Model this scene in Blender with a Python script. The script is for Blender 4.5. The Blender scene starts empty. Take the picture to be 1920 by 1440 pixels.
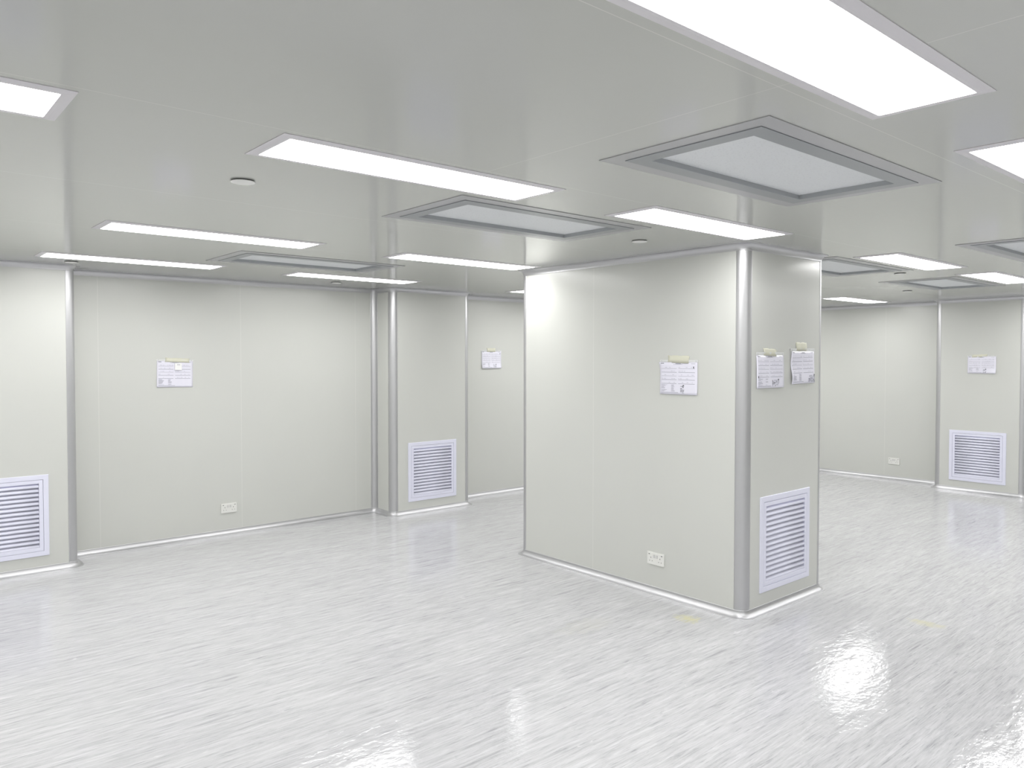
import bpy, bmesh, math, random
from mathutils import Vector, Matrix
random.seed(7)
C = bpy.context.scene.collection
sc = bpy.context.scene

# ------------------------------------------------------------------ sizes (metres)
H = 2.40
YW, YP, YQ = 7.20, 6.86, 6.86          # back wall, faces of its two piers
XR, XS = 10.75, 10.48                  # right wall, face of its pier
XMIN, YMIN = -3.2, -3.6
PX0, PX1, PY0, PY1 = 4.276, 5.288, 2.708, 4.863    # freestanding pillar
RC = 0.065                             # outer corner radius
RI = 0.050                             # inner corner radius
CV = 0.043                             # cove radius

# ------------------------------------------------------------------ helpers
class MB:
    def __init__(s): s.v = []; s.f = []; s.m = []; s.sm = []
    def quad(s, a, b, c, d, m=0, smooth=False):
        n = len(s.v); s.v += [tuple(a), tuple(b), tuple(c), tuple(d)]
        s.f.append((n, n+1, n+2, n+3)); s.m.append(m); s.sm.append(smooth)
    def poly(s, pts, m=0):
        n = len(s.v); s.v += [tuple(p) for p in pts]; s.f.append(tuple(range(n, n+len(pts)))); s.m.append(m); s.sm.append(False)
    def box(s, x0, x1, y0, y1, z0, z1, m=0):
        n = len(s.v)
        s.v += [(x, y, z) for z in (z0, z1) for y in (y0, y1) for x in (x0, x1)]
        for q in ((0, 2, 3, 1), (4, 5, 7, 6), (0, 1, 5, 4), (2, 6, 7, 3), (0, 4, 6, 2), (1, 3, 7, 5)):
            s.f.append(tuple(n+i for i in q)); s.m.append(m); s.sm.append(False)
    def grid(s, rows, m=0, smooth=True, flip=False):
        n = len(s.v); w = len(rows[0])
        for r in rows: s.v += [tuple(p) for p in r]
        for i in range(len(rows)-1):
            for j in range(w-1):
                a = n+i*w+j; q = (a, a+1, a+w+1, a+w)
                s.f.append(q[::-1] if flip else q); s.m.append(m); s.sm.append(smooth)
    def build(s, name, mats, parent=None, bevel=0, merge=True):
        me = bpy.data.meshes.new(name)
        me.from_pydata(s.v, [], s.f)
        if not isinstance(mats, (list, tuple)): mats = [mats]
        for mt in mats: me.materials.append(mt)
        for p, mi, k in zip(me.polygons, s.m, s.sm): p.material_index = mi; p.use_smooth = k
        bm = bmesh.new(); bm.from_mesh(me)
        if merge: bmesh.ops.remove_doubles(bm, verts=bm.verts, dist=1e-5)
        bmesh.ops.recalc_face_normals(bm, faces=bm.faces)
        if bevel:
            es = [e for e in bm.edges if len(e.link_faces) == 2 and e.calc_face_angle(0) > 0.6]
            bmesh.ops.bevel(bm, geom=es, offset=bevel, segments=2, affect='EDGES', profile=0.6)
        bm.to_mesh(me); bm.free()
        o = bpy.data.objects.new(name, me); C.objects.link(o)
        if parent: o.parent = parent
        return o

def tag(o, label=None, cat=None, group=None, kind=None):
    if label: o['label'] = label
    if cat: o['category'] = cat
    if group: o['group'] = group
    if kind: o['kind'] = kind
    return o
def thing(name, label, cat, loc=(0, 0, 0), rz=0, group=None):
    o = bpy.data.objects.new(name, None); C.objects.link(o)
    o.location = loc; o.rotation_euler = (0, 0, rz); o.empty_display_size = .1
    return tag(o, label, cat, group)
def copy_tree(o, parent=None):
    c = o.copy(); C.objects.link(c); c.parent = parent
    for ch in list(o.children): copy_tree(ch, c)
    return c

# ------------------------------------------------------------------ materials
def lin(c):
    return tuple(((x/255)/12.92 if x/255 <= .04045 else ((x/255+.055)/1.055)**2.4) for x in c) + (1,)
def newmat(name, rgb, rough=.5, metal=0, spec=.5, coat=0):
    m = bpy.data.materials.new(name); m.use_nodes = True
    b = m.node_tree.nodes['Principled BSDF']
    b.inputs['Base Color'].default_value = (*rgb[:3], 1)
    b.inputs['Roughness'].default_value = rough; b.inputs['Metallic'].default_value = metal
    b.inputs['Specular IOR Level'].default_value = spec
    b.inputs['Coat Weight'].default_value = coat
    return m
def N(m, t, **kw):
    n = m.node_tree.nodes.new(t)
    for k, v in kw.items(): setattr(n, k, v)
    return n
def mth(m, op, a, b=None, clamp=False):
    n = N(m, 'ShaderNodeMath', operation=op, use_clamp=clamp)
    for i, x in enumerate((a, b)):
        if x is None: continue
        if isinstance(x, (int, float)): n.inputs[i].default_value = x
        else: m.node_tree.links.new(x, n.inputs[i])
    return n.outputs[0]
def mixc(m, fac, a, b):
    n = N(m, 'ShaderNodeMix', data_type='RGBA')
    L = m.node_tree.links
    if isinstance(fac, (int, float)): n.inputs[0].default_value = fac
    else: L.new(fac, n.inputs[0])
    for i, x in ((6, a), (7, b)):
        if isinstance(x, tuple): n.inputs[i].default_value = (*x[:3], 1)
        else: L.new(x, n.inputs[i])
    return n.outputs[2]
def noise(m, scale, vec, detail=3, rough=.5, dist=0):
    n = N(m, 'ShaderNodeTexNoise'); n.inputs['Scale'].default_value = scale
    n.inputs['Detail'].default_value = detail; n.inputs['Roughness'].default_value = rough
    n.inputs['Distortion'].default_value = dist
    m.node_tree.links.new(vec, n.inputs['Vector']); return n.outputs[0]
def mapping(m, scale, rot=(0, 0, 0)):
    g = N(m, 'ShaderNodeNewGeometry'); k = N(m, 'ShaderNodeMapping')
    k.inputs['Scale'].default_value = scale; k.inputs['Rotation'].default_value = rot
    m.node_tree.links.new(g.outputs['Position'], k.inputs['Vector']); return k.outputs[0]
def ramp(m, fac, stops):
    r = N(m, 'ShaderNodeValToRGB'); e = r.color_ramp.elements
    while len(e) < len(stops): e.new(.5)
    for el, (p, c) in zip(e, stops): el.position = p; el.color = (*c[:3], 1)
    m.node_tree.links.new(fac, r.inputs[0]); return r.outputs[0]

WALL = (.610, .618, .588)
def panel_mat(name, rgb, seams, rough=.25, seam_rgb=None, half=.0016, spec=.5, grain=.03):
    """coated steel sheet panels; seams = [(axis, value)] silicone joints"""
    m = newmat(name, rgb, rough, 0, spec); nt = m.node_tree; L = nt.links
    b = nt.nodes['Principled BSDF']
    col = rgb
    v = mapping(m, (1.2, 1.2, 1.2)); n1 = noise(m, 1.0, v, 2)
    col = mixc(m, n1, tuple(c*(1-grain) for c in rgb), tuple(c*(1+grain) for c in rgb))
    if seams:
        g = N(m, 'ShaderNodeNewGeometry'); s = N(m, 'ShaderNodeSeparateXYZ'); L.new(g.outputs['Position'], s.inputs[0])
        tot = None
        for ax, val, *lim in seams:
            d = mth(m, 'ABSOLUTE', mth(m, 'SUBTRACT', s.outputs[ax], val))
            k = mth(m, 'LESS_THAN', d, half)
            if lim: k = mth(m, 'MULTIPLY', k, mth(m, 'LESS_THAN', s.outputs[1-ax], lim[0]))
            tot = k if tot is None else mth(m, 'MAXIMUM', tot, k)
        col = mixc(m, tot, col, seam_rgb or (.70, .70, .67))
    L.new(col, b.inputs['Base Color'])
    # faint orange peel of the coating
    bp = N(m, 'ShaderNodeBump'); bp.inputs['Strength'].default_value = .04; bp.inputs['Distance'].default_value = .002
    L.new(noise(m, 40, mapping(m, (1, 1, .3)), 2), bp.inputs['Height']); L.new(bp.outputs[0], b.inputs['Normal'])
    return m

M_back = panel_mat('coated_panel_back', WALL, [(0, 1.56+1.222*k) for k in range(-3, 8)])
M_side = panel_mat('coated_panel_side', WALL, [(1, 4.621+1.22*k) for k in range(-6, 3)])
M_pillar = panel_mat('coated_panel_pillar', WALL, [(1, 4.021)])
M_pier = panel_mat('coated_panel_pier', WALL, [])
M_ceil = panel_mat('coated_ceiling_panel', (.495, .502, .473),
                   [(1, 1.10+1.236*k) for k in range(-4, 5)] + [(0, 1.885, 2.336), (0, -2.2), (0, 6.0, 2.336)],
                   rough=.11, seam_rgb=(.62, .62, .585), half=.0013, spec=.42, grain=.01)
M_alu = newmat('satin_aluminium', (.58, .58, .595), .40, .92)
M_alu_edge = newmat('aluminium_lip', (.80, .80, .80), .35, .5)
M_flange = newmat('diffuser_flange_metal', (.44, .44, .455), .30, .45)
M_dframe = newmat('diffuser_frame_metal', (.32, .335, .35), .35, .45)
M_recess = newmat('diffuser_recess_metal', (.40, .415, .43), .45, .25)
M_grille = newmat('white_powder_coat', (.76, .765, .89), .38)
M_dark = newmat('duct_dark', (.14, .14, .16), .7)
M_lframe = newmat('light_frame_enamel', (.66, .64, .67), .35)
M_socket = newmat('socket_plastic', (.78, .78, .75), .3)
M_hole = newmat('hole_and_gap_dark', (.03, .03, .03), .6)
M_grey = newmat('socket_switch_grey', (.62, .62, .61), .35)
M_tape = newmat('masking_tape', (.655, .65, .535), .6)
M_sleeve = newmat('clear_sleeve_strip', (.72, .73, .72), .2)
M_ink = newmat('printed_ink', (.36, .36, .42), .6)
M_ink2 = newmat('printed_ink_dark', (.10, .10, .12), .6)
M_card = newmat('white_card', (.86, .86, .85), .5)
M_cap = newmat('cover_plate_enamel', (.80, .80, .78), .4)

# paper, slightly creased
M_paper = newmat('paper_white', (.78, .77, .86), .28)
bp = N(M_paper, 'ShaderNodeBump'); bp.inputs['Strength'].default_value = .35; bp.inputs['Distance'].default_value = .01
M_paper.node_tree.links.new(noise(M_paper, 14, mapping(M_paper, (1, 1, 1)), 2), bp.inputs['Height'])
M_paper.node_tree.links.new(bp.outputs[0], M_paper.node_tree.nodes['Principled BSDF'].inputs['Normal'])

# diffuser mesh face: fine perforation
M_mesh = newmat('diffuser_white_mesh', (.56, .575, .585), .5)
_v = N(M_mesh, 'ShaderNodeTexVoronoi'); _v.inputs['Scale'].default_value = 90
M_mesh.node_tree.links.new(mapping(M_mesh, (1, 1, 1)), _v.inputs['Vector'])
M_mesh.node_tree.links.new(ramp(M_mesh, _v.outputs['Distance'], [(0, (.60, .615, .63)), (.35, (.71, .73, .745))]),
                           M_mesh.node_tree.nodes['Principled BSDF'].inputs['Base Color'])

M_lamp = bpy.data.materials.new('led_diffuser_glow'); M_lamp.use_nodes = True
_nt = M_lamp.node_tree; _nt.nodes.remove(_nt.nodes['Principled BSDF'])
_e = _nt.nodes.new('ShaderNodeEmission'); _e.inputs['Color'].default_value = (1.0, .995, .985, 1); _e.inputs['Strength'].default_value = 15.1
_nt.links.new(_e.outputs[0], _nt.nodes['Material Output'].inputs[0])

# floor: streaked grey vinyl, polished
def floor_mat():
    m = newmat('streaked_vinyl_floor', (.6, .6, .6), .055, 0, .5); nt = m.node_tree; L = nt.links
    b = nt.nodes['Principled BSDF']
    a = noise(m, 1, mapping(m, (2.9, 42, 1), (0, 0, .05)), 6, .68, .7)       # streaks along the room
    f = noise(m, 1, mapping(m, (9, 150, 1), (0, 0, .04)), 5, .6, .4)          # fine streaks
    g = noise(m, 1, mapping(m, (1.1, 3.6, 1)), 3, .5, .4)                    # broad tone
    h = noise(m, 1, mapping(m, (9, 34, 1), (0, 0, .10)), 3, .55, 1.0)        # flakes
    c1 = ramp(m, a, [(.30, (.39, .39, .405)), (.41, (.515, .515, .53)), (.55, (.575, .575, .59)), (.70, (.66, .66, .675))])
    c2 = ramp(m, f, [(.30, (.64, .64, .65)), (.42, (.91, .91, .915)), (.55, (.965, .965, .965)), (.7, (1.05, 1.05, 1.05))])
    mu = N(m, 'ShaderNodeMix', data_type='RGBA', blend_type='MULTIPLY'); mu.inputs[0].default_value = 1
    L.new(c1, mu.inputs[6]); L.new(c2, mu.inputs[7])
    c3 = ramp(m, g, [(.3, (.955, .955, .96)), (.7, (1.03, 1.03, 1.03))])
    mu2 = N(m, 'ShaderNodeMix', data_type='RGBA', blend_type='MULTIPLY'); mu2.inputs[0].default_value = 1
    L.new(mu.outputs[2], mu2.inputs[6]); L.new(c3, mu2.inputs[7])
    dk = ramp(m, h, [(.24, (1, 1, 1)), (.34, (0, 0, 0))])
    col = mixc(m, mth(m, 'MULTIPLY', dk, .6), mu2.outputs[2], (.40, .405, .425))
    lt = ramp(m, h, [(.68, (0, 0, 0)), (.74, (1, 1, 1))])
    col = mixc(m, mth(m, 'MULTIPLY', lt, .5), col, (.68, .68, .69))
    # two yellow adhesive stains
    gg = N(m, 'ShaderNodeNewGeometry'); s = N(m, 'ShaderNodeSeparateXYZ'); L.new(gg.outputs['Position'], s.inputs[0])
    nn = noise(m, 26, mapping(m, (1, 1, 1)), 4)
    for (cx, cy, rx, ry, am) in ((4.015, 2.945, .080, .10, .85), (5.085, 1.91, .065, .12, .6), (3.42, 3.28, .25, .12, .10)):
        dx = mth(m, 'DIVIDE', mth(m, 'SUBTRACT', s.outputs[0], cx), rx); dy = mth(m, 'DIVIDE', mth(m, 'SUBTRACT', s.outputs[1], cy), ry)
        r2 = mth(m, 'ADD', mth(m, 'MULTIPLY', dx, dx), mth(m, 'MULTIPLY', dy, dy))
        r2 = mth(m, 'ADD', r2, mth(m, 'MULTIPLY', mth(m, 'SUBTRACT', nn, .5), 3.0))
        k = mth(m, 'MULTIPLY', mth(m, 'SUBTRACT', 1.0, r2, clamp=True), am, clamp=True)
        col = mixc(m, k, col, (.60, .58, .37))
    L.new(col, b.inputs['Base Color'])
    wv = noise(m, 1, mapping(m, (7, 13, 1)), 2, .55)                 # undulation of the wax coat
    fb = noise(m, 1, mapping(m, (34, 46, 1)), 3, .6)
    hh = mth(m, 'ADD', mth(m, 'MULTIPLY', wv, 1.0), mth(m, 'MULTIPLY', fb, .42))
    bp = N(m, 'ShaderNodeBump'); bp.inputs['Strength'].default_value = .36; bp.inputs['Distance'].default_value = .006
    L.new(hh, bp.inputs['Height']); L.new(bp.outputs[0], b.inputs['Normal'])
    return m
M_floor = floor_mat()

# ------------------------------------------------------------------ perimeter paths with rounded corners
NA = 10
def build_path(corners, closed=True):
    """corners in travel order, the room on the right hand. Returns list of ('s',p,q,n) and ('a',centre,a0,a1,convex,r)"""
    n = len(corners); info = []
    for i in range(n):
        P = Vector(corners[i]); A = Vector(corners[i-1]); B = Vector(corners[(i+1) % n])
        d0 = (P-A).normalized(); d1 = (B-P).normalized()
        cr = d0.x*d1.y-d0.y*d1.x
        convex = cr > 0
        r = RC if convex else RI
        t0 = P-d0*r; t1 = P+d1*r
        n0 = Vector((d0.y, -d0.x)); 
        cen = t0 - n0*r if convex else t0 + n0*r
        info.append((t0, t1, cen, convex, r, n0, Vector((d1.y, -d1.x))))
    return info
def arc_pts(inf, o, k=NA):
    t0, t1, cen, convex, r, n0, n1 = inf
    out = []
    for i in range(k+1):
        a = i/k*math.pi/2
        if convex: d = n0*math.cos(a)+n1*math.sin(a); out.append(cen+d*(r+o))
        else: d = -(n0*math.cos(a)+n1*math.sin(a)); out.append(cen+d*(r-o))
    return out
def cove_profile(top=False, c=CV, lip=.003, k=8):
    pr = [(0.0, c+lip), (.0025, c+lip), (.0025, c)]
    for i in range(1, k):
        a = i/k*math.pi/2
        pr.append((c-(c-.0025)*math.cos(a), c-(c-.0025)*math.sin(a)))
    pr += [(c, .0025), (c+lip, .0025), (c+lip, 0.0)]
    return [(o, (H-z) if top else z) for o, z in pr]
def sweep(ptsfun, prof, name, mat, parent=None):
    """ptsfun(o) -> list of xy at offset o; faces follow the profile; closed at the back"""
    mb = MB()
    rows = []
    for o, z in prof: rows.append([(p.x, p.y, z) for p in ptsfun(o)])
    mb.grid(rows)
    ob = mb.build(name, mat, parent)
    me = ob.data
    bm = bmesh.new(); bm.from_mesh(me)
    bm.faces.ensure_lookup_table()
    # orient towards the room / away from the panel
    f = bm.faces[len(bm.faces)//2]
    bm.to_mesh(me); bm.free()
    return ob

def shift(ob, loc):
    ob.data.transform(Matrix.Translation(-Vector(loc)))


# ------------------------------------------------------------------ setting
f = MB(); f.box(XMIN-.1, XR+.1, YMIN-.1, YW+.1, -.08, 0); tag(f.build('floor', M_floor), kind='structure')

# air diffusers: (x0, y0) of the outer flange, size DW x DD
DW, DD = 1.32, .69
DIFF = [(2.085, 1.245, 'ceiling air diffuser nearest the camera, large, above the front of the pillar'),
        (2.065, 2.745, 'wide ceiling air diffuser between two lit panels, left of the freestanding pillar'),
        (2.005, 5.17, 'thin looking ceiling air diffuser above the long back wall, far left'),
        (5.375, 2.66, 'ceiling air diffuser half hidden behind the top right of the freestanding pillar'),
        (7.52, 2.62, 'farthest ceiling air diffuser on the right, in front of the right wall pier'),
        (5.395, 1.20, 'ceiling air diffuser cut by the right picture edge')]
# tag each hole in the ceiling
holes = [(x+.135, x+DW-.135, y+.135, y+DD-.135) for x, y, _ in DIFF]
xs = sorted({XMIN-.1, XR+.1} | {h[0] for h in holes} | {h[1] for h in holes})
ys = sorted({YMIN-.1, YW+.1} | {h[2] for h in holes} | {h[3] for h in holes})
c = MB()
for i in range(len(xs)-1):
    for j in range(len(ys)-1):
        mx, my = (xs[i]+xs[i+1])/2, (ys[j]+ys[j+1])/2
        if any(h[0] < mx < h[1] and h[2] < my < h[3] for h in holes): continue
        c.quad((xs[i], ys[j], H), (xs[i+1], ys[j], H), (xs[i+1], ys[j+1], H), (xs[i], ys[j+1], H))
for a, b, y0, y1 in holes:
    for p, q in (((a, y0), (b, y0)), ((b, y0), (b, y1)), ((b, y1), (a, y1)), ((a, y1), (a, y0))):
        c.quad((*p, H), (*q, H), (*q, H+.12), (*p, H+.12))
c.quad((xs[0], ys[0], H+.12), (xs[-1], ys[0], H+.12), (xs[-1], ys[-1], H+.12), (xs[0], ys[-1], H+.12))
co = c.build('ceiling', M_ceil); tag(co, kind='structure')

def wall(name, x0, x1, y0, y1, m):
    b = MB(); b.box(x0, x1, y0, y1, 0, H); tag(b.build(name, m), kind='structure')
wall('wall_back', XMIN, XR, YW, YW+.1, M_back)
wall('wall_right', XR, XR+.1, YMIN, YW, M_side)
wall('wall_front', XMIN, XR, YMIN-.1, YMIN, M_back)
wall('wall_left', XMIN-.1, XMIN, YMIN, YW, M_side)

# perimeter (room on the right hand side of travel)
LP0, LP1 = .298, 1.328        # left pier
MP0, MP1 = 4.241, 5.269       # middle pier
RP0, RP1 = 3.886, 2.871       # right pier
per = [(XMIN, YW), (LP0, YW), (LP0, YP), (LP1, YP), (LP1, YW), (MP0, YW), (MP0, YQ), (MP1, YQ), (MP1, YW),
       (XR, YW), (XR, RP0), (XS, RP0), (XS, RP1), (XR, RP1), (XR, YMIN), (XMIN, YMIN)]
inf = build_path(per)
trim_n = [0]
def trim(bm_fun):
    trim_n[0] += 1
    return 'trim_%d' % trim_n[0]
BOT, TOP = cove_profile(False), cove_profile(True)
def straight(i, j):
    a, b = inf[i][1], inf[j][0]; n = inf[i][6]
    return lambda o: [a+n*o, b+n*o]
def joined(fns):
    """strip through several pieces"""
    return lambda o: [p for fn in fns for p in fn(o)]
def arcf(i, src=None):
    s = src or inf
    return lambda o: arc_pts(s[i], o)

# wall runs between piers: indices of the corners at both ends
runs = [(0, 1, 'back'), (4, 5, 'back'), (8, 9, 'back'), (9, 10, 'right'), (13, 14, 'right'), (14, 15, 'front'), (15, 0, 'left')]
for i, j, side in runs:
    tag(sweep(straight(i, j), BOT, 'baseboard_'+side, M_alu), kind='structure')
    trim_n[0] += 1
    tag(sweep(straight(i, j), TOP, 'trim_%d' % trim_n[0], M_alu), kind='structure')
# inner corner mouldings of the room and of the piers
def vertical_trim(infk, z0, z1, name, parent=None, kind=None, concave=False):
    mb = MB(); k = 12
    o = .0015
    pts = arc_pts(infk, o, k)
    t0, t1, cen, convex, r, n0, n1 = infk
    d0 = Vector((-n0.y, n0.x)); d1 = Vector((-n1.y, n1.x))
    lipa = [t0-d0*.004, t0-d0*.004+n0*o]; lipb = [t1+d1*.004+n1*o, t1+d1*.004]
    pp = lipa+pts+lipb
    rows = [[(p.x, p.y, z) for p in pp] for z in (z0, z1)]
    mb.grid(rows)
    ob = mb.build(name, M_alu, parent)
    return ob
def ball_cove(infk, prof, name, parent=None):
    return sweep(lambda o: arc_pts(infk, o), prof, name, M_alu, parent)

for i in (0, 9, 14, 15):                 # four corners of the room itself
    trim_n[0] += 1
    tag(vertical_trim(inf[i], CV, H-CV, 'trim_%d' % trim_n[0]), kind='structure')
    for pr in (BOT, TOP):
        trim_n[0] += 1
        tag(ball_cove(inf[i], pr, 'trim_%d' % trim_n[0]), kind='structure')

# ------------------------------------------------------------------ piers and pillar
def casing(parent, infs, idx, closing, mat, org, opening=None):
    """closed prism of panel sheets. idx corners in order, closing = extra xy points at the wall"""
    mb = MB()
    loop = []
    for k in idx: loop.append(('arc', k))
    pts = []
    segs = []
    for n_, k in enumerate(idx):
        a = arc_pts(infs[k], 0, 10)
        pts.append(a)
    flat = []
    for a in pts: flat += a
    flat += [Vector(p) for p in closing]
    n = len(flat)
    # arcs (recessed a hair behind the trims) and straight faces
    starts = [0]
    for a in pts: starts.append(starts[-1]+len(a))
    for q in range(n):
        p0, p1 = flat[q], flat[(q+1) % n]
        if opening and opening[0] == q:
            (_, c0, c1, z0, z1, depth) = opening
            d = (p1-p0).normalized(); L = (p1-p0).length; nn = Vector((d.y, -d.x))
            A = p0; P = lambda s, z, o=0: (p0.x+d.x*s-nn.x*o, p0.y+d.y*s-nn.y*o, z)
            mb.quad(P(0, 0), P(c0, 0), P(c0, H), P(0, H)); mb.quad(P(c1, 0), P(L, 0), P(L, H), P(c1, H))
            mb.quad(P(c0, 0), P(c1, 0), P(c1, z0), P(c0, z0)); mb.quad(P(c0, z1), P(c1, z1), P(c1, H), P(c0, H))
            D = depth
            mb.quad(P(c0, z0, D), P(c1, z0, D), P(c1, z1, D), P(c0, z1, D), 1)
            mb.quad(P(c0, z0), P(c1, z0), P(c1, z0, D), P(c0, z0, D), 1); mb.quad(P(c0, z1), P(c1, z1), P(c1, z1, D), P(c0, z1, D), 1)
            mb.quad(P(c0, z0), P(c0, z1), P(c0, z1, D), P(c0, z0, D), 1); mb.quad(P(c1, z0), P(c1, z1), P(c1, z1, D), P(c1, z0, D), 1)
        else:
            mb.quad((p0.x, p0.y, 0), (p1.x, p1.y, 0), (p1.x, p1.y, H), (p0.x, p0.y, H))
    mb.poly([(p.x, p.y, 0) for p in flat]); mb.poly([(p.x, p.y, H) for p in flat])
    ob = mb.build('panel_casing', [mat, M_dark], parent); shift(ob, org)
    return ob

def dress(parent, infs, convex_idx, concave_idx, straights, org):
    """coves and corner mouldings as parts"""
    for k in convex_idx:
        shift(vertical_trim(infs[k], CV, H-CV, 'corner_moulding', parent), org)
    for k in concave_idx:
        shift(vertical_trim(infs[k], CV, H-CV, 'inner_corner_moulding', parent), org)
    for (a, b) in straights:
        A, B, n = infs[a][1], infs[b][0], infs[a][6]
        fn = (lambda A, B, n: (lambda o: [A+n*o, B+n*o]))(A, B, n)
        shift(sweep(fn, BOT, 'base_cove', M_alu, parent), org)
        shift(sweep(fn, TOP, 'ceiling_cove', M_alu, parent), org)
    for k in list(convex_idx)+list(concave_idx):
        shift(ball_cove(infs[k], BOT, 'base_cove_corner', parent), org)
        shift(ball_cove(infs[k], TOP, 'ceiling_cove_corner', parent), org)

GZ0, GZ1 = .1935, .6935       # grille opening
# left pier, middle pier, right pier
def pier(i0, label, gc, org, rz):
    t = thing('wall_pier', label, 'pillar', org)
    a = arc_pts(inf[i0+1], 0, 10)[-1]; b = arc_pts(inf[i0+2], 0, 10)[0]
    L = (b-a).length; s = gc
    casing(t, inf, [i0+1, i0+2], [per[i0+3], per[i0]], M_pier, org, opening=(10, s-.25, s+.25, GZ0, GZ1, .06))
    dress(t, inf, [i0+1, i0+2], [i0, i0+3], [(i0, i0+1), (i0+1, i0+2), (i0+2, i0+3)], org)
    return t
# gc: distance from first tangent to the grille centre
pier(1, 'projecting wall pier at the left picture edge, with a louvred grille cut by the frame', .81-(LP0+RC), ((LP0+LP1)/2, YP, 0), 0)
pier(5, 'projecting wall pier in the middle of the back wall, louvred grille low on its face', 4.754-(MP0+RC), ((MP0+MP1)/2, YQ, 0), 0)
pier(10, 'projecting wall pier at the far right, notice above its louvred grille', (RP0-RC)-3.388, (XS, (RP0+RP1)/2, 0), 0)
# freestanding pillar
pinf = build_path([(PX0, PY0), (PX1, PY0), (PX1, PY1), (PX0, PY1)])
porg = ((PX0+PX1)/2, (PY0+PY1)/2, 0)
pt = thing('pillar', 'broad freestanding cream panelled pillar with rounded silver corners, in the middle', 'pillar', porg)
casing(pt, pinf, [0, 1, 2, 3], [], M_pillar, porg, opening=(10, 4.776-.25-(PX0+RC), 4.776+.25-(PX0+RC), GZ0, GZ1, .06))
dress(pt, pinf, [0, 1, 2, 3], [], [(0, 1), (1, 2), (2, 3), (3, 0)], porg)

# ------------------------------------------------------------------ louvred grilles (local: face towards -Y, origin bottom centre at wall)
def ring(mb, x0, x1, z0, z1, w, y0, y1):
    """rectangular ring border of width w between depths y0 (back) and y1 (front)"""
    for (a, b, c_, d) in ((x0, x1, z0, z0+w), (x0, x1, z1-w, z1)): mb.box(a, b, y1, y0, c_, d)
    for (a, b) in ((x0, x0+w), (x1-w, x1)): mb.box(a, b, y1, y0, z0+w, z1-w)
def mitre_ring(mb, x0, x1, z0, z1, w, y0, y1, ch=.0015):
    o = [(x0, z0), (x1, z0), (x1, z1), (x0, z1)]; i_ = [(x0+w, z0+w), (x1-w, z0+w), (x1-w, z1-w), (x0+w, z1-w)]
    oc = [(x0+ch, z0+ch), (x1-ch, z0+ch), (x1-ch, z1-ch), (x0+ch, z1-ch)]
    ic = [(x0+w-ch, z0+w-ch), (x1-w+ch, z0+w-ch), (x1-w+ch, z1-w+ch), (x0+w-ch, z1-w+ch)]
    sg = -1 if y1 < y0 else 1
    loops = [(o, y0), (o, y1-sg*ch), (oc, y1), (ic, y1), (i_, y1-sg*ch), (i_, y0)]
    for (A, ya), (B, yb) in zip(loops, loops[1:]+loops[:1]):
        for k in range(4):
            k2 = (k+1) % 4
            mb.quad((A[k][0], ya, A[k][1]), (A[k2][0], ya, A[k2][1]), (B[k2][0], yb, B[k2][1]), (B[k][0], yb, B[k][1]))
def make_grille():
    t = thing('louvred_grille', '', 'vent')
    w = .315
    mb = MB(); mitre_ring(mb, -w, w, -w, w, .036, 0, -.009); mb.build('outer_frame', M_grille, t)
    mb = MB(); mitre_ring(mb, -w+.0385, w-.0385, -w+.0385, w-.0385, .0275, .012, -.0085); mb.build('core_frame', M_grille, t)
    mb = MB(); n = 15; p = .5/n
    for k in range(n):
        z = -.25+p*k
        # blade: flat web sloping down and outwards with a rounded nose
        pr = [(.0175, z+p*1.06), (.011, z+p*.88), (.002, z+p*.66), (-.004, z+p*.56), (-.0070, z+p*.52), (-.0082, z+p*.40), (-.0085, z+p*.22), (-.0078, z+p*.08), (-.0055, z+p*.0),
              (-.002, z+p*.02), (-.001, z+p*.14), (.0005, z+p*.44), (.0050, z+p*.62), (.0160, z+p*.92)]
        rows = [[(x, y, zz) for (y, zz) in pr+pr[:1]] for x in (-.2475, .2475)]
        mb.grid(rows, smooth=True)
        mb.poly([(-.2475, y, zz) for y, zz in pr]); mb.poly([(.2475, y, zz) for y, zz in pr])
    mb.build('louvre_blades', M_grille, t)
    return t
g0 = make_grille()
gz = .4435
GR = [((.81, YP, gz), 0, 'louvred wall grille cut off by the left picture edge, on the left pier'),
      ((4.754, YQ, gz), 0, 'louvred wall grille on the middle pier of the back wall'),
      ((4.776, PY0, gz), 0, 'largest looking louvred grille, low on the narrow face of the freestanding pillar'),
      ((XS, 3.388, gz), -math.pi/2, 'louvred wall grille on the far right pier, below a taped notice')]
for k, (loc, rz, lb) in enumerate(GR):
    o = g0 if k == 0 else copy_tree(g0)
    o.location = loc; o.rotation_euler = (0, 0, rz); tag(o, lb, 'vent', 'white louvred wall grilles')

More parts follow.
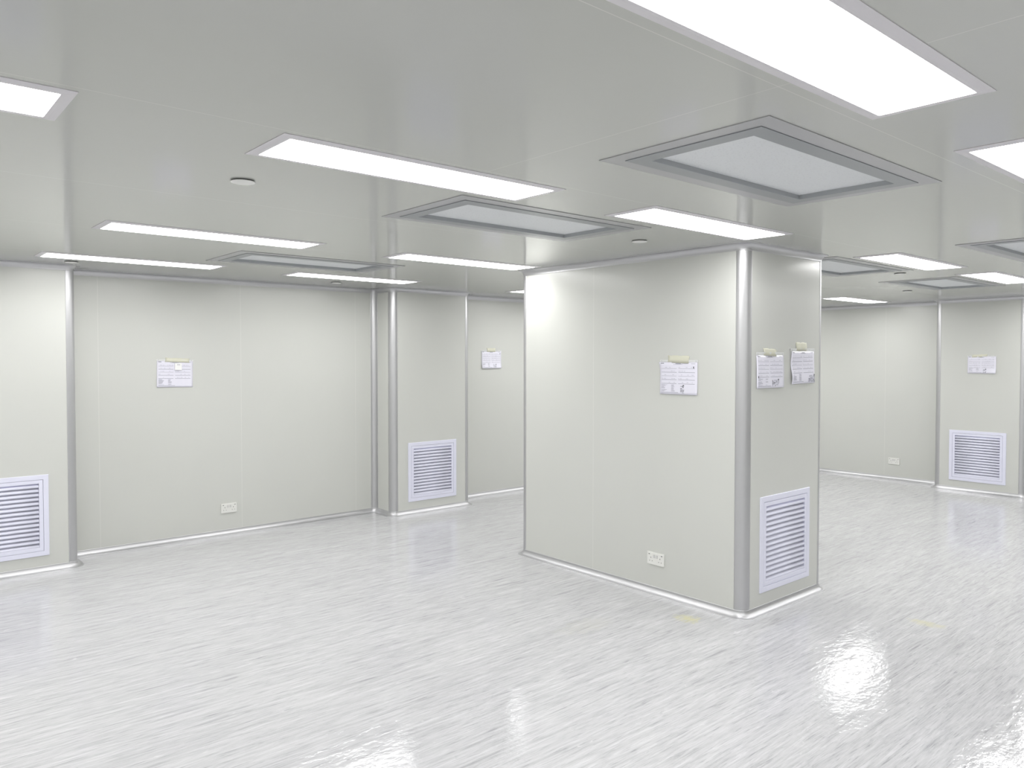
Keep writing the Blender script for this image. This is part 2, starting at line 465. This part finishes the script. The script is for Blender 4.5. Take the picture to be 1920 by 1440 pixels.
# ------------------------------------------------------------------ ceiling lights (local: origin at the ceiling, centre)
LW, LD = 1.205, .262
def make_light():
    t = thing('recessed_light_panel', '', 'ceiling light')
    mb = MB()
    def loop(w, d, z): return [(-w, -d, z), (w, -d, z), (w, d, z), (-w, d, z)]
    W, D = LW/2, LD/2
    L = [loop(W+.036, D+.036, 0), loop(W+.036, D+.036, -.002), loop(W+.012, D+.012, -.0055), loop(W, D, -.006), loop(W, D, -.003)]
    for A, B in zip(L, L[1:]):
        for k in range(4): mb.quad(A[k], A[(k+1) % 4], B[(k+1) % 4], B[k])
    mb.build('frame', M_lframe, t)
    # rounded diffuser pane
    mb = MB(); r = .012; pts = []
    for cx, cy, a0 in ((W-r, D-r, 0), (-W+r, D-r, 90), (-W+r, -D+r, 180), (W-r, -D+r, 270)):
        for i in range(5):
            a = math.radians(a0+i*22.5); pts.append((cx+r*math.cos(a), cy+r*math.sin(a)))
    mb.poly([(x, y, -.0052) for x, y in pts][::-1]); 
    ob = mb.build('light_diffuser', M_lamp, t)
    # make sure the pane faces down
    me = ob.data
    if me.polygons[0].normal.z > 0: me.flip_normals()
    return t
l0 = make_light()
LIGHTS = [((1.72, .895), 'huge looking bright light panel at the top right of the picture, nearest one'),
          ((1.70, 2.53), 'long bright light panel in the upper left middle, beside a round ceiling cap'),
          ((1.655, 4.65), 'long narrow light panel on the left, above the back wall diffuser'),
          ((1.62, 6.26), 'thin light panel close to the back wall, nearest the left pier'),
          ((3.545, 4.675), 'light panel whose right end meets the far top corner of the freestanding pillar'),
          ((3.50, 6.30), 'thin light panel close to the back wall, in front of the middle pier'),
          ((6.11, 6.32), 'tip of a light panel showing just left of the freestanding pillar'),
          ((3.55, 2.50), 'bright light panel directly above the near corner of the freestanding pillar'),
          ((6.14, 2.44), 'bright light panel just right of the freestanding pillar top'),
          ((7.97, 2.40), 'light panel near the right picture edge, beside the farthest air diffuser'),
          ((9.67, 4.53), 'thin light panel close to the right wall, farthest one'),
          ((3.575, .87), 'light panel cut by the right picture edge, beside the biggest air diffuser'),
          ((-.165, 2.535), 'light panel cut by the left picture edge')]
ADDED_LIGHTS = [(6.12, 4.66), (7.95, 4.6), (7.95, 6.25), (9.72, 6.2), (9.8, 2.4), (-2.0, 2.53), (-.2, 4.66), (-2.0, 4.66), (-.2, 6.27), (-2.0, 6.27),
       (6.14, .87), (7.95, .87), (9.7, .87)] + [(x, y) for x in (-2.0, -.15, 1.70, 3.55, 6.14, 7.95, 9.7) for y in (-1.23, -2.86) if y > -2 or x < 2] + [(-2.0, .89), (-.15, .89)]
for k, (xy, lb) in enumerate(LIGHTS):
    o = l0 if k == 0 else copy_tree(l0)
    o.location = (*xy, H); tag(o, lb, 'ceiling light', 'recessed ceiling light panels')
for xy in ADDED_LIGHTS:  # unseen panels continuing the grid, added to light the room
    o = copy_tree(l0); o.location = (*xy, H)
    tag(o, 'added recessed light panel in the unseen rest of the room ceiling', 'ceiling light', 'added recessed light panels out of view')

# ------------------------------------------------------------------ air diffusers
def make_diffuser():
    t = thing('air_diffuser', '', 'vent')
    W, D = DW/2, DD/2
    def loop(i, z): return [(-W+i, -D+i, z), (W-i, -D+i, z), (W-i, D-i, z), (-W+i, D-i, z)]
    def rings(name, seq, mat):
        mb = MB()
        for A, B in zip(seq, seq[1:]):
            for k in range(4): mb.quad(A[k], A[(k+1) % 4], B[(k+1) % 4], B[k])
        return mb.build(name, mat, t)
    rings('flange', [loop(0, 0), loop(0, -.003), loop(.066, -.004), loop(.066, 0)], M_flange)
    rings('inner_frame', [loop(.067, 0), loop(.067, -.006), loop(.069, -.007), loop(.134, -.007), loop(.136, -.006), loop(.136, 0)], M_dframe)
    rings('recess_lining', [loop(.1365, -.006), loop(.1365, .016)], M_recess)
    mb = MB(); mb.quad(*loop(.137, .012)); mb.quad(*loop(.137, .018)); mb.build('mesh_face', M_mesh, t)
    return t
d0 = make_diffuser()
for k, (x, y, lb) in enumerate(DIFF):
    o = d0 if k == 0 else copy_tree(d0)
    o.location = (x+DW/2, y+DD/2, H); tag(o, lb, 'vent', 'rectangular ceiling air diffusers')

# ------------------------------------------------------------------ round ceiling caps
def make_cap():
    t = thing('sprinkler_cover', '', 'sprinkler')
    def disc(mb, r, z0, z1, ch=0):
        n = 40; P = lambda r_, z: [(r_*math.cos(2*math.pi*i/n), r_*math.sin(2*math.pi*i/n), z) for i in range(n+1)]
        mb.grid([P(.0001, z0), P(r, z0), P(r, z1+ch), P(r-ch, z1), P(.0001, z1)], smooth=False)
    mb = MB(); disc(mb, .049, -.0045, -.0070, .001); mb.build('cover_plate', M_cap, t)
    mb = MB(); disc(mb, .045, 0, -.0046); mb.build('shadow_gap_collar', M_hole, t)  # near-black disc paints in the shadow of the gap above the plate
    return t
s0 = make_cap()
CAPS = [((1.22, 3.12), 'largest round white ceiling cap, left of the long light panel'),
        ((3.72, 3.11), 'round white ceiling cap just above the wide face of the freestanding pillar'),
        ((3.56, 6.77), 'small round ceiling cap close to the back wall, left of the middle pier'),
        ((1.26, 6.62), 'round ceiling cap just above the corner of the left pier'),
        ((6.87, 2.84), 'small round ceiling cap right of the freestanding pillar, nearer of the two there'),
        ((8.76, 3.54), 'small round ceiling cap right of the freestanding pillar, farther of the two there')]
for k, (xy, lb) in enumerate(CAPS):
    o = s0 if k == 0 else copy_tree(s0)
    o.location = (*xy, H); tag(o, lb, 'sprinkler', 'round ceiling caps')

# ------------------------------------------------------------------ twin sockets
def make_socket():
    t = thing('twin_socket', '', 'socket')
    mb = MB(); mb.box(-.075, .075, -.010, 0, -.0445, .0445); pl = mb.build('face_plate', M_socket, t, bevel=.003)
    for s in (-1, 1):
        mb = MB(); mb.box(s*.012-.0075, s*.012+.0075, -.0135, -.0095, .006, .028); mb.build('rocker_switch', M_grey, t, bevel=.001)
        mb = MB()
        cx = s*.040
        mb.box(cx-.002, cx+.002, -.0104, -.0095, .002, .0105)
        mb.box(cx-.0145, cx-.0080, -.0104, -.0095, -.0195, -.0160)
        mb.box(cx+.0080, cx+.0145, -.0104, -.0095, -.0195, -.0160)
        mb.build('pin_holes', M_hole, t)
        mb = MB(); mb.box(s*.055-.0055, s*.055+.0055, -.0112, -.0095, .0265, .031); mb.build('indicator_slot', M_hole, t)
    return t
k0 = make_socket()
SOCK = [((2.655, YW, .2475), 0, 'white twin socket low on the back wall, left of a panel joint'),
        ((PX0, 3.408, .2465), -math.pi/2, 'white twin socket low on the wide face of the freestanding pillar'),
        ((XR, 4.49, .2515), -math.pi/2, 'small looking white twin socket low on the right wall')]
for k, (loc, rz, lb) in enumerate(SOCK):
    o = k0 if k == 0 else copy_tree(k0)
    o.location = loc; o.rotation_euler = (0, 0, rz); tag(o, lb, 'socket', 'white twin wall sockets')

# ------------------------------------------------------------------ taped notices
def notice(loc, rz, w, h, label, tape, sleeve=True, curl=None, stamp=None, seed=0, rot=0, block=None, fold=None, mark=None):
    """w x h sheet hanging on a wall; tape=(x0,x1,z above sheet top, slant)"""
    rnd = random.Random(seed)
    t = thing('taped_notice', label, 'notice', loc, rz, 'notices taped to the walls')
    curl = curl or (lambda u, v: 0)
    cr, sr = math.cos(rot), math.sin(rot)
    def S(u, v, e=0):                      # u 0..1 left to right, v 0..1 bottom to top
        x = (u-.5)*w; z = (v-1)*h; y = -.003-curl(u, v)-.0015*math.sin(u*7+seed)*math.sin(v*5+seed*2)-e
        return (x*cr-z*sr, y, x*sr+z*cr)
    nu, nv = 16, 12
    mb = MB()
    def uv(i, j):
        u, v = i/nu, j/nv
        return u, v
    rows = [[S(*uv(i, j)) for i in range(nu+1)] for j in range(nv+1)]
    mb.grid(rows)
    sh = mb.build('sheet', M_paper, t)
    so = sh.modifiers.new('thick', 'SOLIDIFY'); so.thickness = .0008; so.offset = -1
    ink = MB()
    def mark_(u0, u1, v0, v1, m=0):
        ns = max(1, int((u1-u0)*12))
        for k in range(ns):
            a = u0+(u1-u0)*k/ns; b = u0+(u1-u0)*(k+1)/ns
            ink.quad(S(a, v0, .0013), S(b, v0, .0013), S(b, v1, .0013), S(a, v1, .0013), m)
    # ruled lines of the form, two columns
    mark_(.04, .12, .955, .972, 1)
    mark_(.42, .56, .945, .968, 0); mark_(.36, .60, .925, .934, 0)
    mark_(.83, .94, .950, .960, 0)
    for q, v in enumerate((.80, .685, .57, .455, .335)):
        th = .0042 if q in (0, 2) else .0065
        for a, b in ((.045, .455), (.50, .935)):
            mark_(a, b, v-th, v+th, 0)
            x = a
            while x < b-.05:               # small words above each rule
                l = rnd.uniform(.02, .06)
                if rnd.random() < .45: mark_(x, x+l, v+.035, v+.043, 0)
                x += l+.02
    for k in range(11):                    # small print, lower left
        v = .295-.020*k
        if rnd.random() < .85: mark_(.045, .045+rnd.uniform(.06, .16), v, v+.008, 0)
        if rnd.random() < .85: mark_(.31, .31+rnd.uniform(.05, .11), v, v+.008, 0)
    mark_(.045, .50, .055, .068, 0)
    if stamp:
        (a, b, c_, d) = stamp
        nr = 7
        for k in range(nr):
            v = c_+(d-c_)*k/nr
            x = a
            while x < b:
                l = rnd.uniform(.02, .05)
                if rnd.random() < .75: mark_(x, min(b, x+l), v, v+(d-c_)/nr*.62, 0 if rnd.random() < .7 else 1)
                x += l+.008
        mark_(b-.035, b, d-.03, d+.02, 1)
    if mark: mark_(mark[0]-.012, mark[0]+.012, mark[1]-.03, mark[1]+.03, 1)
    ink.build('printing', [M_ink, M_ink2], t)
    if sleeve:                              # punched strip of the sleeve above the sheet
        sl = MB(); hh = sleeve if isinstance(sleeve, float) else .016
        R = lambda x, z, y: (x*cr-z*sr, y, x*sr+z*cr)
        sl.quad(R(-w/2-.003, .001, -.0035), R(w/2+.003, .001, -.0035), R(w/2+.003, hh, -.0035), R(-w/2-.003, hh, -.0035))
        o = sl.build('sleeve_strip', M_sleeve, t); q = o.modifiers.new('thick', 'SOLIDIFY'); q.thickness = .001
        pn = MB()
        for k in range(6):
            x = -w*.46+w*.92*k/5
            if tape[0]-.01 < x < tape[1]+.01: continue
            pn.quad(R(x-.003, .006, -.0052), R(x+.003, .006, -.0052), R(x+.003, .010, -.0052), R(x-.003, .010, -.0052))
        if pn.f: pn.build('punch_holes', M_ink, t)
    x0, x1, z0, z1, sl_ = tape
    tp = MB(); n = 8; rows = []
    for z, yy in ((z0, -.0056), ((z0+z1)/2, -.0046), (z1*.8+z0*.2, -.0022), (z1, 0.0)):
        rows.append([(x0+(x1-x0)*k/n + (.004*math.sin(k*2.1+z*90) if k in (0, n) else 0), yy-.0008*math.sin(k*1.7+seed), z+sl_*(k/n-.5)) for k in range(n+1)])
    tp.grid(rows); o = tp.build('tape', M_tape, t); q = o.modifiers.new('thick', 'SOLIDIFY'); q.thickness = .0012
    return t
# on the back wall, left
notice((2.182, YW, 1.637), 0, .310, .236, 'taped notice with a small white card over it, on the left of the back wall',
       (-.085, .125, -.012, .026, -.010), .012, seed=1, curl=lambda u, v: .004*(1-u)*(1-v), rot=-.018)
# on the back wall, between middle pier and pillar
notice((5.855, YW, 1.742), 0, .305, .205, 'small looking taped notice between the middle pier and the freestanding pillar',
       (-.070, .060, -.006, .040, 0), .014, seed=2, curl=lambda u, v: .045*max(0, .45-v)**1.3*(1.0-.3*u), stamp=(.58, .74, .05, .24), mark=(.93, .86))
# wide face of the pillar
notice((PX0, 3.222, 1.640), -math.pi/2, .312, .222, 'taped notice alone on the wide face of the freestanding pillar',
       (-.090, .085, -.006, .046, -.004), .016, seed=3, curl=lambda u, v: .018*max(0, .25-u)*max(0, v-.7)*10+.004*(1-v), stamp=(.56, .66, .04, .28), mark=(.90, .84))
# narrow face of the pillar
notice((4.566, PY0, 1.688), 0, .330, .216, 'left one of the two taped notices on the narrow face of the freestanding pillar',
       (-.080, .075, -.005, .044, -.008), .020, seed=4, curl=lambda u, v: .006*(1-v)+.002*math.sin(u*9), stamp=(.56, .80, .05, .25), mark=(.05, .34))
notice((4.982, PY0, 1.716), 0, .318, .224, 'right one of the two taped notices on the narrow face of the freestanding pillar',
       (-.085, .055, -.004, .062, 0), .020, seed=5, curl=lambda u, v: .010*(1-u)*(1+math.sin(v*8))*.5+.004*(1-v), stamp=(.72, 1.0, .04, .26), rot=.012)
# right pier
notice((XS, 3.349, 1.682), -math.pi/2, .312, .208, 'taped notice on the far right pier, above a louvred grille',
       (-.110, .060, -.008, .026, .008), .010, seed=6, curl=lambda u, v: .020*max(0, u-.7)*max(0, .3-v)*10+.002, stamp=(.55, .66, .05, .26))
# small card stuck on the first notice
cd = MB(); cd.box(-.030, .030, -.009, 0, -.030, .030)
cdt = thing('note_card', 'small square white card stuck on the notice on the back wall', 'card', (2.206, YW-.0085, 1.586))
cd.build('card', M_card, cdt, bevel=.001)
pk = MB()
for x in (-.010, -.001, .008): pk.box(x, x+.005, -.0098, -.009, .014, .022)
pk.build('print_mark', M_ink, cdt)

# ------------------------------------------------------------------ camera
yaw, pit, rol = math.radians(49.3271), math.radians(1.3964), math.radians(.0246)
fw = Vector((math.cos(yaw)*math.cos(pit), math.sin(yaw)*math.cos(pit), -math.sin(pit)))
r = Vector((math.sin(yaw), -math.cos(yaw), 0)); u = r.cross(fw)
r2 = r*math.cos(rol)+u*math.sin(rol); u2 = -r*math.sin(rol)+u*math.cos(rol)
cam = bpy.data.cameras.new('camera'); co_ = bpy.data.objects.new('camera', cam); C.objects.link(co_)
cam.sensor_width = 36; cam.sensor_fit = 'HORIZONTAL'; cam.lens = 1431.5737/1920*36
cam.shift_y = -16.152/1920; cam.clip_start = .05; cam.clip_end = 60
mw = Matrix((( r2.x, u2.x, -fw.x, 0), (r2.y, u2.y, -fw.y, 0), (r2.z, u2.z, -fw.z, 1.6765), (0, 0, 0, 1)))
co_.matrix_world = mw
sc.camera = co_

w = bpy.data.worlds.new('world'); sc.world = w; w.use_nodes = True
w.node_tree.nodes['Background'].inputs[0].default_value = (.5, .5, .5, 1); w.node_tree.nodes['Background'].inputs[1].default_value = .2
sc.view_settings.view_transform = 'Standard'; sc.view_settings.look = 'None'
sc.view_settings.gamma = 1; sc.view_settings.use_curve_mapping = False
sc.view_settings.exposure = 0.0
sc.cycles.max_bounces = 14; sc.cycles.diffuse_bounces = 10; sc.cycles.glossy_bounces = 6
